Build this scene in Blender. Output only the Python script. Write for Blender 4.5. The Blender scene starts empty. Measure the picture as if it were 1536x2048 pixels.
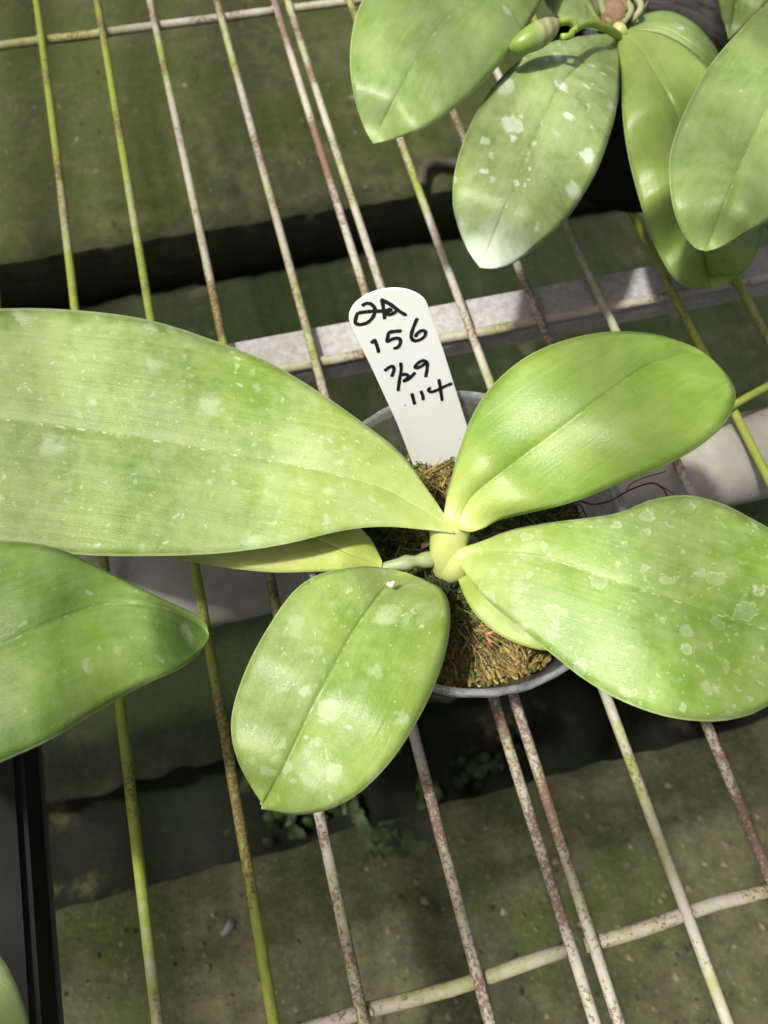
import bpy, bmesh, math, random
from mathutils import Vector, Matrix, Euler, noise
R = math.radians
scene = bpy.context.scene
C = scene.collection

# ------------------------------------------------------------------ camera, sky, sun, exposure
CAM = Vector((0, 0, .36)); CAM_ROT = Euler((R(25.03), R(-2.07), R(-14.47)), 'XYZ'); F_PX = 1600.0
cam = bpy.data.cameras.new('camera'); cam_ob = bpy.data.objects.new('camera', cam); C.objects.link(cam_ob)
cam.sensor_fit = 'VERTICAL'; cam.sensor_height = 36; cam.lens = F_PX/2048*36
cam.clip_start = .01; cam.clip_end = 500
cam_ob.location = CAM; cam_ob.rotation_euler = CAM_ROT
cam.dof.use_dof = True; cam.dof.focus_distance = .285; cam.dof.aperture_fstop = 14.0
scene.camera = cam_ob

SUN_TRAVEL = Vector((.46, .04, -1.0)).normalized()
world = bpy.data.worlds.new('World'); scene.world = world; world.use_nodes = True
wn = world.node_tree.nodes; bg = wn['Background']
sky = wn.new('ShaderNodeTexSky'); sky.sky_type = 'NISHITA'; sky.sun_disc = False
sky.sun_elevation = math.asin(-SUN_TRAVEL.z); sky.sun_rotation = math.atan2(-SUN_TRAVEL.x, -SUN_TRAVEL.y)
sky.air_density = .7; sky.dust_density = 8.0; sky.ozone_density = .2
world.node_tree.links.new(sky.outputs[0], bg.inputs[0]); bg.inputs[1].default_value = .15
sun = bpy.data.lights.new('sun', 'SUN'); sun.energy = 5.0; sun.angle = R(3.2); sun.color = (1, .975, .93)
sun_ob = bpy.data.objects.new('sun', sun); C.objects.link(sun_ob)
sun_ob.rotation_euler = SUN_TRAVEL.to_track_quat('-Z', 'Y').to_euler(); sun_ob.location = (-.9, 1, 2)
vs = scene.view_settings; vs.view_transform = 'Standard'; vs.look = 'None'; vs.gamma = 1; vs.use_curve_mapping = False
vs.exposure = 0.14
scene.render.engine = 'CYCLES'
scene.cycles.use_denoising = True
scene.cycles.max_bounces = 6; scene.cycles.transparent_max_bounces = 12
scene.cycles.use_adaptive_sampling = True; scene.cycles.adaptive_threshold = .025
scene.cycles.caustics_reflective = False; scene.cycles.caustics_refractive = False

RM = CAM_ROT.to_matrix()
def ray(px, py):
    return RM @ Vector(((px-768)/F_PX, -(py-1024)/F_PX, -1))
def at(px, py, z):                       # survey helper: where the sight line through a photo point meets height z
    d = ray(px, py); return CAM + d*((z-CAM.z)/d.z)
rnd = random.Random(7)

# ------------------------------------------------------------------ object helpers
def props(o, label=None, cat=None, group=None, kind=None):
    if label: o['label'] = label
    if cat: o['category'] = cat
    if group: o['group'] = group
    if kind: o['kind'] = kind
    return o
def thing(name, loc, label, cat, group=None):
    o = bpy.data.objects.new(name, None); o.empty_display_size = .01
    C.objects.link(o); o.location = loc
    return props(o, label, cat, group)
def root_loc(p):
    v = Vector((0, 0, 0))
    while p: v += p.location; p = p.parent
    return v
def link(name, me, mat, parent=None, loc=None):
    o = bpy.data.objects.new(name, me); C.objects.link(o)
    if mat and not me.materials: me.materials.append(mat)
    if parent: o.parent = parent
    if loc is not None: o.location = loc
    return o
def mesh_obj(name, verts, faces, mat, parent=None, smooth=True, loc=None):
    """verts in world coordinates"""
    off = root_loc(parent) if parent else Vector((0, 0, 0))
    l = Vector(loc) if loc is not None else Vector((0, 0, 0))
    me = bpy.data.meshes.new(name)
    me.from_pydata([tuple(Vector(v)-off-l) for v in verts], [], faces); me.update()
    if smooth: me.shade_smooth()
    return link(name, me, mat, parent, l if loc is not None else None)
def spline(pts, n):
    """Catmull-Rom through pts (tuples of any length), n samples evenly spaced by length of first two/three coords"""
    P = [Vector(p) if len(p) > 1 else p for p in pts]
    Q = []
    for i in range(len(P)-1):
        p0 = P[i-1] if i else P[0]*2-P[1]; p1 = P[i]; p2 = P[i+1]; p3 = P[i+2] if i+2 < len(P) else P[-1]*2-P[-2]
        for k in range(16):
            t = k/16
            Q.append(.5*((2*p1)+(p2-p0)*t+(2*p0-5*p1+4*p2-p3)*t*t+(3*p1-p0-3*p2+p3)*t**3))
    Q.append(P[-1])
    D = [0]
    for a, b in zip(Q, Q[1:]): D.append(D[-1]+(b-a).length)
    return Q, D
def sample(QD, ts):
    Q, D = QD; out = []; j = 0
    for t in ts:
        d = t*D[-1]
        while j < len(D)-2 and D[j+1] < d: j += 1
        w = 0 if D[j+1] == D[j] else (d-D[j])/(D[j+1]-D[j])
        out.append(Q[j].lerp(Q[j+1], min(1, max(0, w))))
    return out
def curve_pts(pts, n): return sample(spline(pts, n), [i/(n-1) for i in range(n)])
def lerp_tab(tab, t):
    for (a, x), (b, y) in zip(tab, tab[1:]):
        if t <= b:
            w = (t-a)/(b-a); w = w*w*(3-2*w); return x+(y-x)*w
    return tab[-1][1]
def tube_data(pts, rad, sides=10, cap=True, flat=1.0):
    """pts: list of Vectors; rad: number or function of 0..1"""
    V = []; Fc = []; n = len(pts); up = None
    for i, p in enumerate(pts):
        d = (pts[min(i+1, n-1)]-pts[max(i-1, 0)]).normalized()
        if up is None: up = d.orthogonal().normalized()
        up = (up-d*up.dot(d)).normalized(); s = d.cross(up)
        r = rad(i/(n-1)) if callable(rad) else rad
        for k in range(sides):
            a = 2*math.pi*k/sides
            V.append(p+up*(r*math.cos(a)*flat)+s*(r*math.sin(a)))
    for i in range(n-1):
        for k in range(sides):
            a = i*sides+k; b = i*sides+(k+1) % sides
            Fc.append((a, b, b+sides, a+sides))
    if cap:
        Fc.append(tuple(range(sides))[::-1]); Fc.append(tuple(range((n-1)*sides, n*sides)))
    return V, Fc
def tube(name, pts, rad, mat, parent=None, sides=10, flat=1.0):
    V, Fc = tube_data([Vector(p) for p in pts], rad, sides, True, flat)
    return mesh_obj(name, V, Fc, mat, parent)
def lathe(name, prof, center, mat, parent=None, seg=72, closed=False, jitter=None):
    V = []; Fc = []; n = len(prof)
    for k in range(seg):
        a = 2*math.pi*k/seg
        for i, (r, z) in enumerate(prof):
            rr, zz = (r, z) if jitter is None else jitter(r, z, a, i)
            V.append((center[0]+rr*math.cos(a), center[1]+rr*math.sin(a), center[2]+zz))
    for k in range(seg):
        k2 = (k+1) % seg
        for i in range(n-1 if not closed else n):
            j = (i+1) % n
            Fc.append((k*n+i, k2*n+i, k2*n+j, k*n+j))
    return mesh_obj(name, V, Fc, mat, parent)
def box_bm(bm, lo, hi):
    c = [(lo[i]+hi[i])/2 for i in range(3)]; s = [hi[i]-lo[i] for i in range(3)]
    return bmesh.ops.create_cube(bm, size=1, matrix=Matrix.Translation(c) @ Matrix.Diagonal((*s, 1)))
def bm_obj(name, bm, mat, parent=None, smooth=False):
    off = root_loc(parent) if parent else Vector((0, 0, 0))
    bmesh.ops.translate(bm, verts=bm.verts, vec=-off)
    me = bpy.data.meshes.new(name); bm.to_mesh(me); bm.free()
    if smooth: me.shade_smooth()
    return link(name, me, mat, parent)

# ------------------------------------------------------------------ material helpers
class NT:
    def __init__(s, name):
        s.m = bpy.data.materials.new(name); s.m.use_nodes = True; s.t = s.m.node_tree; s.n = s.t.nodes
        s.b = s.n['Principled BSDF']; s.out = s.n['Material Output']
    def new(s, t, **kw):
        x = s.n.new(t)
        for k, v in kw.items(): setattr(x, k, v)
        return x
    def put(s, sock, v):
        if isinstance(v, bpy.types.NodeSocket): s.t.links.new(v, sock)
        elif isinstance(v, (tuple, list)) and len(v) == 3 and sock.type == 'RGBA': sock.default_value = (*v, 1)
        else: sock.default_value = v
    def math(s, op, a, b=0.0, c=None, clamp=False):
        x = s.new('ShaderNodeMath', operation=op, use_clamp=clamp); s.put(x.inputs[0], a); s.put(x.inputs[1], b)
        if c is not None: s.put(x.inputs[2], c)
        return x.outputs[0]
    def mix(s, f, a, b, mode='MIX'):
        x = s.new('ShaderNodeMix', data_type='RGBA', blend_type=mode); s.put(x.inputs[0], f); s.put(x.inputs[6], a); s.put(x.inputs[7], b); return x.outputs[2]
    def vmul(s, v, k):
        x = s.new('ShaderNodeVectorMath', operation='MULTIPLY'); s.put(x.inputs[0], v); x.inputs[1].default_value = k; return x.outputs[0]
    def vadd(s, v, k):
        x = s.new('ShaderNodeVectorMath', operation='ADD'); s.put(x.inputs[0], v); s.put(x.inputs[1], k); return x.outputs[0]
    def noise(s, v, scale, detail=3, rough=.55, dist=0, color=False):
        x = s.new('ShaderNodeTexNoise'); s.put(x.inputs['Vector'], v); x.inputs['Scale'].default_value = scale
        x.inputs['Detail'].default_value = detail; x.inputs['Roughness'].default_value = rough; x.inputs['Distortion'].default_value = dist
        return x.outputs['Color' if color else 'Fac']
    def voro(s, v, scale, feature='F1', rand=1.0):
        x = s.new('ShaderNodeTexVoronoi', feature=feature); s.put(x.inputs['Vector'], v); x.inputs['Scale'].default_value = scale
        x.inputs['Randomness'].default_value = rand; return x
    def step(s, v, lo, hi, a=0.0, b=1.0, smooth=True):
        x = s.new('ShaderNodeMapRange'); x.interpolation_type = 'SMOOTHSTEP' if smooth else 'LINEAR'
        s.put(x.inputs[0], v); s.put(x.inputs[1], lo); s.put(x.inputs[2], hi); x.inputs[3].default_value = a; x.inputs[4].default_value = b; return x.outputs[0]
    def bump(s, h, strength, dist=.001):
        x = s.new('ShaderNodeBump'); s.put(x.inputs['Height'], h); x.inputs['Strength'].default_value = strength; x.inputs['Distance'].default_value = dist
        s.t.links.new(x.outputs[0], s.b.inputs['Normal']); return x
    def set(s, **kw):
        names = dict(color='Base Color', rough='Roughness', metal='Metallic', spec='Specular IOR Level', coat='Coat Weight', coatr='Coat Roughness', sss='Subsurface Weight')
        for k, v in kw.items(): s.put(s.b.inputs[names[k]], v)
        return s.m

def leaf_mat(name, dark, light, film=.35, layers=(), rough=.36, seed=0.0, yellow_base=.5, pale=(.50, .57, .36), specks=.5, chalk_tip=0.0):
    """layers of dried drops: (cells per metre, share of cells, largest radius, softness, strength, rim)"""
    m = NT(name)
    uv = m.new('ShaderNodeUVMap', uv_map='metric').outputs[0]
    uv = m.vadd(uv, (seed, seed*1.7, 0))
    nu = m.new('ShaderNodeUVMap', uv_map='blade').outputs[0]
    sp = m.new('ShaderNodeSeparateXYZ'); m.put(sp.inputs[0], nu); un, tn = sp.outputs[0], sp.outputs[1]
    au = m.math('ABSOLUTE', m.math('MULTIPLY_ADD', un, 2.0, -1.0))
    big = m.noise(uv, 32, 4, .62)
    streak = m.noise(m.vmul(uv, (620, 60, 1)), 1, 3, .65)
    fine = m.noise(m.vmul(uv, (2600, 900, 1)), 1, 2, .7)
    col = m.mix(m.step(big, .3, .72), dark, light)
    col = m.mix(m.step(streak, .35, .8, 0, .16), col, tuple(min(1, c*1.4+.02) for c in light))
    col = m.mix(m.step(tn, .0, .30, yellow_base, 0), col, (.46, .50, .14))
    # mineral film left by dried spray water
    fl = m.noise(uv, 95, 8, .72)
    fl2 = m.noise(m.vadd(uv, (3.1, 1.3, 0)), 26, 4, .6)
    fmask = m.math('MULTIPLY', m.step(m.math('ADD', fl, m.math('MULTIPLY', fl2, .9)), .70, 1.18), film)
    col = m.mix(fmask, col, (pale[0]*.74, pale[1]*.80, pale[2]*.52))
    # dried drops: flat pale patches, some with a brighter rim
    wob = m.noise(uv, 190, 3, .6, color=True)
    w = m.new('ShaderNodeVectorMath', operation='MULTIPLY_ADD'); m.put(w.inputs[0], wob); w.inputs[1].default_value = (.0075, .0075, 0); m.put(w.inputs[2], uv)
    total = None; rims = None
    for sc_, amt, rmax, soft, strength, rimk in layers:
        v = m.voro(w.outputs[0], sc_, rand=.95)
        cs = m.new('ShaderNodeSeparateColor'); m.put(cs.inputs[0], v.outputs['Color'])
        rad = m.math('MULTIPLY', m.step(cs.outputs[0], 1-amt, 1.05, 0.0, 1, False), rmax)
        dd = m.math('SUBTRACT', rad, v.outputs['Distance'])
        body = m.step(dd, 0, soft)
        rim = m.math('MULTIPLY', m.math('MULTIPLY', body, m.step(dd, .05, .12, 1, 0)), rimk)
        body = m.math('MULTIPLY', body, m.step(cs.outputs[1], 0, 1, strength*.35, strength, False))
        total = body if total is None else m.math('MAXIMUM', total, body)
        rims = rim if rims is None else m.math('MAXIMUM', rims, rim)
    res = fmask
    h = m.math('ADD', m.math('MULTIPLY', streak, .7), m.math('MULTIPLY', fine, 1.1))
    h = m.math('ADD', h, m.math('MULTIPLY', fl, 1.1))
    vein = m.noise(m.vmul(uv, (330, 7, 1)), 1, 2, .5)
    h = m.math('ADD', h, m.math('MULTIPLY', vein, 1.5))
    col = m.mix(m.step(vein, .40, .66, 0, .09), col, tuple(c*.72 for c in dark))
    if total is not None:
        total = m.math('MULTIPLY', total, m.step(fl, .25, .6, .5, 1))
        col = m.mix(total, col, pale)
        col = m.mix(m.math('MULTIPLY', m.math('MULTIPLY', rims, m.step(fl, .38, .6)), .6), col, (.68, .73, .56))
        res = m.math('MAXIMUM', total, fmask); h = m.math('ADD', h, m.math('MULTIPLY', rims, .8))
    v = m.voro(uv, 560); cs = m.new('ShaderNodeSeparateColor'); m.put(cs.inputs[0], v.outputs['Color'])
    speck = m.math('MULTIPLY', m.step(v.outputs['Distance'], .10, .24, 1, 0), m.step(cs.outputs[0], .88, .92))
    col = m.mix(m.math('MULTIPLY', speck, specks), col, (.60, .66, .46))
    if chalk_tip:
        col = m.mix(m.math('MULTIPLY', m.step(m.math('ADD', tn, m.math('MULTIPLY', fl2, .25)), .90, 1.02), m.step(fl, .3, .55, chalk_tip*.7, chalk_tip)), col, pale)
    # midrib line and pale leaf margin
    ribn = m.noise(m.vmul(uv, (20, 260, 1)), 1, 3)
    col = m.mix(m.math('MULTIPLY', m.step(au, .002, .013, 1, 0), m.step(ribn, .35, .6, .25, .7)), col, tuple(c*.78 for c in light))
    col = m.mix(m.math('MULTIPLY', m.step(au, .0, .012, 1, 0), m.step(ribn, .50, .60, 0, min(1, film*1.6))), col, (.58, .62, .42))
    col = m.mix(m.step(au, .972, .995, 0, .5), col, (.50, .56, .26))
    m.bump(h, .38, .0004)
    r = m.math('ADD', m.math('MULTIPLY', res, .20), m.step(fl, .3, .7, rough-.05, rough+.08))
    return m.set(color=col, rough=r, spec=.5)

def wire_mat(name, green, rust, seed):
    m = NT(name)
    co = m.new('ShaderNodeNewGeometry').outputs['Position']; co = m.vadd(co, (seed, seed*.7, 0))
    paint = m.mix(m.noise(co, 90, 6, .7), (.26, .24, .185), (.47, .44, .36))
    reg = m.noise(co, 8, 2); sp = m.noise(co, 600, 5, .74)
    a = m.math('ADD', m.math('MULTIPLY', reg, .95), m.math('MULTIPLY', m.noise(co, 160, 5, .7), .5))
    col = m.mix(m.step(a, .88-green, 1.14-green, 0, .92), paint, m.mix(m.noise(co, 260, 4, .7), (.12, .17, .010), (.30, .36, .035)))
    reg2 = m.noise(m.vadd(co, (5, 2, 1)), 18, 4)
    tint = m.step(reg2, .45, .72, 0, rust*1.1)
    col = m.mix(tint, col, m.mix(m.noise(co, 900, 3), (.19, .12, .075), (.36, .26, .18)))
    rr = m.math('ADD', sp, m.math('MULTIPLY', reg2, 1.0))
    rmask = m.step(rr, 1.32-rust*.85, 1.42-rust*.85)
    col = m.mix(m.math('MULTIPLY', rmask, .8), col, m.mix(m.noise(co, 500, 3), (.055, .026, .016), (.17, .075, .04)))
    m.bump(m.math('ADD', sp, m.math('MULTIPLY', rmask, -.6)), .6, .0005)
    return m.set(color=col, rough=.68, spec=.3)

def ground_mat(name, a, b, moss, seed, mossy=.5):
    m = NT(name)
    co = m.new('ShaderNodeNewGeometry').outputs['Position']; co = m.vadd(co, (seed, seed*1.3, 0))
    col = m.mix(m.step(m.noise(co, 30, 6, .7), .35, .7), a, b)
    mm = m.step(m.noise(co, 6, 6, .62), .62-mossy*.35, .80-mossy*.35)
    col = m.mix(mm, col, m.mix(m.noise(co, 55, 5, .7), tuple(c*.6 for c in moss), tuple(c*1.5 for c in moss)))
    col = m.mix(m.step(m.noise(m.vadd(co, (4, 4, 0)), 20, 4), .62, .74, 0, .6), col, (.018, .02, .010))
    col = m.mix(m.step(m.noise(m.vadd(co, (9, 1, 0)), 14, 6, .65), .57, .74, 0, .7), col, (.19, .175, .085))  # pale yellow patches painted into the colour in place of sun patches
    fine = m.noise(co, 210, 6, .8)
    col = m.mix(m.step(fine, .56, .66, 0, .55), col, tuple(min(1, c*1.9) for c in b))
    col = m.mix(m.step(fine, .36, .44, .6, 0), col, tuple(c*.4 for c in a))
    m.bump(m.math('ADD', m.noise(co, 90, 8, .75), m.math('MULTIPLY', fine, .5)), 1.0, .009)
    return m.set(color=col, rough=.8, spec=.25)

def plain(name, col, rough=.5, spec=.5, var=.12, scale=60, metal=0, bump=0.0):
    m = NT(name); co = m.new('ShaderNodeNewGeometry').outputs['Position']
    n = m.noise(co, scale, 5, .65)
    c = m.mix(n, tuple(x*(1-var*2) for x in col), tuple(min(1, x*(1+var*2)) for x in col))
    if bump: m.bump(m.noise(co, scale*4, 4), bump, .0006)
    return m.set(color=c, rough=rough, spec=spec, metal=metal)

def clear_plastic(name, haze=.13, tint=(.985, .99, .99)):
    m = NT(name); m.n.remove(m.b)
    co = m.new('ShaderNodeNewGeometry').outputs['Position']
    tr = m.new('ShaderNodeBsdfTransparent'); tr.inputs[0].default_value = (*tint, 1)
    gl = m.new('ShaderNodeBsdfGlossy'); gl.inputs['Roughness'].default_value = .08
    df = m.new('ShaderNodeBsdfDiffuse'); df.inputs[0].default_value = (.90, .93, .94, 1)
    tl = m.new('ShaderNodeBsdfTranslucent'); tl.inputs[0].default_value = (.90, .93, .94, 1)
    fr = m.new('ShaderNodeFresnel'); fr.inputs[0].default_value = 1.45
    bp = m.new('ShaderNodeBump'); bp.inputs['Strength'].default_value = .4; bp.inputs['Distance'].default_value = .0006
    m.put(bp.inputs['Height'], m.noise(m.vmul(co, (40, 40, 700)), 1, 3)); m.put(fr.inputs['Normal'], bp.outputs[0]); m.put(gl.inputs['Normal'], bp.outputs[0])
    d2 = m.new('ShaderNodeMixShader'); d2.inputs[0].default_value = .65; m.put(d2.inputs[1], df.outputs[0]); m.put(d2.inputs[2], tl.outputs[0])
    hz = m.step(m.noise(m.vmul(co, (60, 60, 500)), 1, 4, .7), .35, .7, haze*.5, haze*1.9)
    x1 = m.new('ShaderNodeMixShader'); m.put(x1.inputs[0], hz); m.put(x1.inputs[1], tr.outputs[0]); m.put(x1.inputs[2], d2.outputs[0])
    x2 = m.new('ShaderNodeMixShader'); m.put(x2.inputs[0], m.math('MULTIPLY', fr.outputs[0], .45)); m.put(x2.inputs[1], x1.outputs[0]); m.put(x2.inputs[2], gl.outputs[0])
    m.put(m.out.inputs['Surface'], x2.outputs[0]); return m.m

# ------------------------------------------------------------------ the setting: mossy concrete floor with a drain channel
GZ = -.45
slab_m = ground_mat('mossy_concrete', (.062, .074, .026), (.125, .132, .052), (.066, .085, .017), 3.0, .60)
near_m = ground_mat('painted_sun_concrete', (.085, .094, .040), (.175, .175, .088), (.074, .096, .022), 5.0, .42)  # lighter concrete, the sun on the near slab put into its colour
chan_m = ground_mat('shaded_channel_floor', (.028, .036, .013), (.058, .064, .026), (.026, .042, .009), 8.0, .62)  # mossy floor, its colour darkened for the shade under the bench
gut_m = ground_mat('shaded_gutter_mud', (.012, .014, .007), (.024, .026, .012), (.012, .020, .005), 8.0, .5)  # dark soil, with the shade of the deep gaps put into the colour too
def slab(name, x0, x1, y0, y1, ztop, depth, mat, ny, nx, edge_rough):
    """ground slab with an uneven, worn edge; top grid plus sides"""
    V = []; Fc = []
    for j in range(ny+1):
        for i in range(nx+1):
            x = x0+(x1-x0)*i/nx; y = y0+(y1-y0)*j/ny
            e = (noise.noise((x*5, j*.3, 1.3))*.5+noise.noise((x*38, j*.3, 4.3))*.5)*edge_rough
            if j in (0, ny): y += e
            V.append((x, y, ztop+.003*noise.noise((x*7, y*7, 2))-(0.006 if j in (0, ny) else 0)))
    n = nx+1
    for j in range(ny):
        for i in range(nx): Fc.append((j*n+i, j*n+i+1, (j+1)*n+i+1, (j+1)*n+i))
    for j in (0, ny):
        b = len(V)
        for i in range(nx+1):
            v = V[j*n+i]; V.append((v[0], v[1]+(.10 if j == 0 else -.10), ztop-depth))     # face cut under, shaped so the gap falls into shade
        for i in range(nx):
            q = (j*n+i, j*n+i+1, b+i+1, b+i); Fc.append(q if j else q[::-1])
    o = mesh_obj(name, V, Fc, mat); props(o, kind='structure'); return o
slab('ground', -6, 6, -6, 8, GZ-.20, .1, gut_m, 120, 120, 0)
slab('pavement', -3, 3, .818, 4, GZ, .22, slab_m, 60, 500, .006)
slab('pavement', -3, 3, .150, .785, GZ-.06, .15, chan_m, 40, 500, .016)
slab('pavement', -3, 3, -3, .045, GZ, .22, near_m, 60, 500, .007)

# ------------------------------------------------------------------ laths added overhead, out of view, to cast bands of shade on the leaves
added_shade = thing('added_shade', (0, .5, .82), None, None); props(added_shade, kind='structure')
wood = plain('shade_lath_wood', (.34, .30, .24), .7, .3, .15, 30)
bm = bmesh.new(); box_bm(bm, (-.010, -1.9, -.004), (.010, 1.9, .004)); me = bpy.data.meshes.new('lath'); bm.to_mesh(me); bm.free()  # added shade lath, not a part of the place
lr = random.Random(11); xs_ = []; x = -2.0
while x < 1.2:
    wd = lr.uniform(.6, 1.6)
    if not -.52 < x < 0: xs_.append((x, wd))
    x += .010*wd+lr.uniform(.030, .085)
for x, wd in sorted(xs_+[(-.475, 1.1), (-.402, 1.0), (-.350, .45), (-.205, .9), (-.122, .8), (-.05, 1.2)]):
    o = link('lath', me, wood, added_shade, (x, 0, lr.uniform(0, .02))); o.rotation_euler.z = R(lr.uniform(-5, 5)-3 if not -.52 < x < 0 else lr.uniform(-2, 2)); o.scale.x = wd  # added lath out of view, there only to cast shade
bm = bmesh.new(); box_bm(bm, (-2.2, -.022, -.02), (1.3, .022, .02)); me = bpy.data.meshes.new('shade_batten'); bm.to_mesh(me); bm.free()
for y in (-1.4, -.55, .95, 1.7): link('shade_batten', me, wood, added_shade, (0, y, -.0245))

# ------------------------------------------------------------------ wire bench
WM = [wire_mat('algae_wire', .44, .30, 1.0), wire_mat('pale_wire', .24, .36, 2.0), wire_mat('rusty_wire', .16, .43, 3.0), wire_mat('rod_paint', .20, .30, 4.0)]
WR = .0024; RR = .0029
def wobble_line(a, b, n, amp, seed):
    a, b = Vector(a), Vector(b); out = []
    for i in range(n+1):
        t = i/n; p = a.lerp(b, t)
        p.x += amp*noise.noise((t*4, seed, .5)); p.z += .25*amp*noise.noise((t*4, seed, 7.5)); out.append(p)
    return out
def weld(x, y, t):
    s_ = 1 if noise.noise((x*70, y*9, 1)) > 0 else -1
    p = Vector((x, y, -WR+.0002)); pts = [p+Vector((s_*.0022, k*.0012, -.0004*abs(k))) for k in (-1.6, -.8, 0, .8, 1.6)]
    tube('weld', pts, lambda q: .0004+.0013*math.sin(math.pi*q), WM[3], t, 8)
RODS = (.858, .558, .258, -.045, -.345)
def bench(loc, label, xs, rods_x, mats):
    t = thing('wire_bench_panel', loc, label, 'wire bench', 'wire mesh bench panels')
    for i, (x, mi) in enumerate(zip(xs, mats)):
        tube('wire', wobble_line((x, -.40, 0), (x, 1.0, 0), 60, .0022, x*50), WR, WM[mi], t, 10)
    for k, y in enumerate(RODS):
        a = Vector((rods_x[0], y, -WR-RR+.0004)); b = Vector((rods_x[1], y, -WR-RR+.0004))
        tube('cross_rod', [a.lerp(b, i/24)+Vector((0, .0012*noise.noise((i*.4, k, 3)), 0)) for i in range(25)], RR, WM[3], t, 12)
    for x in xs:
        for y in RODS[1:4]:
            if -.13 < x < .38: weld(x, y, t)
    return t
bench((-.05, .258, -.006), 'left wire bench panel with green algae on its wires', (-.32, -.28, -.24, -.20, -.16, -.122, -.0816, -.0407, -.0056, .0407, .0792), (-.34, .0815), (0, 0, 0, 0, 0, 0, 0, 0, 1, 1, 2))
pr = bench((.2, .258, -.006), 'right wire bench panel with rusty wires under the pot', (.0885, .1304, .1694, .2103, .2543, .2925, .333, .374, .415), (.0862, .44), (1, 1, 2, 1, 0, 0, 1, 1, 1))
tube('brace_wire', [at(1440, 826, .004), at(1490, 797, .005), at(1540, 770, .006), at(1620, 726, .006)], .0022, WM[0], pr, 8)
galv = NT('galvanised_steel')
co = galv.new('ShaderNodeNewGeometry').outputs['Position']
gc = galv.mix(galv.step(galv.noise(co, 260, 5, .7), .35, .65), (.27, .265, .25), (.38, .37, .35))
gc = galv.mix(galv.step(galv.noise(co, 30, 4), .5, .75, 0, .6), gc, (.25, .25, .17))
galv.bump(galv.noise(co, 300, 5, .7), .35, .0006); GALV = galv.set(color=gc, rough=.85, spec=.15)
pipe_m = NT('dusty_pipe'); co = pipe_m.new('ShaderNodeNewGeometry').outputs['Position']
gc = pipe_m.mix(pipe_m.step(pipe_m.noise(co, 25, 6, .7), .35, .7), (.23, .22, .195), (.34, .325, .28))
gc = pipe_m.mix(pipe_m.step(pipe_m.noise(co, 70, 6, .75), .46, .70, 0, .55), gc, (.24, .235, .12))
PIPE = pipe_m.set(color=gc, rough=.65, spec=.35)
# square tube under the middle rods
zt = -WR-2*RR-.0002
bm = bmesh.new(); box_bm(bm, (-.6, .2555, zt-.012), (.7, .2850, zt)); bmesh.ops.bevel(bm, geom=bm.edges[:], offset=.0012, segments=3, affect='EDGES')
o = bm_obj('support_rail', bm, GALV, smooth=False); props(o, 'slim grey square steel rail under the bench behind the name tag', 'rail')
# round pipe lower down
o = tube('support_pipe', [Vector((-.6+1.3*i/40,   .160, -.0345)) for i in range(41)], .0255, PIPE, None, 40)
props(o, 'thick grey steel pipe running under the bench below the potted orchid', 'pipe')
# black edge rail
bm = bmesh.new(); box_bm(bm, (-.170, -.42, .0028), (-.1166, .13, .0258)); bmesh.ops.bevel(bm, geom=bm.edges[:], offset=.003, segments=3, affect='EDGES')
blk = plain('black_plastic', (.010, .011, .010), .62, .14, .3, 90)
er = thing('bench_edge_rail', (-.14, -.15, .0028), 'black plastic rail lying on the bench at the lower left corner', 'rail')
bm_obj('rail_body', bm, blk, er, False)
bm = bmesh.new(); box_bm(bm, (-.1180, -.42, .0030), (-.1154, .13, .0040)); bm_obj('lip', bm, plain('dusty_black', (.10, .11, .09), .5), er)

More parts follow.
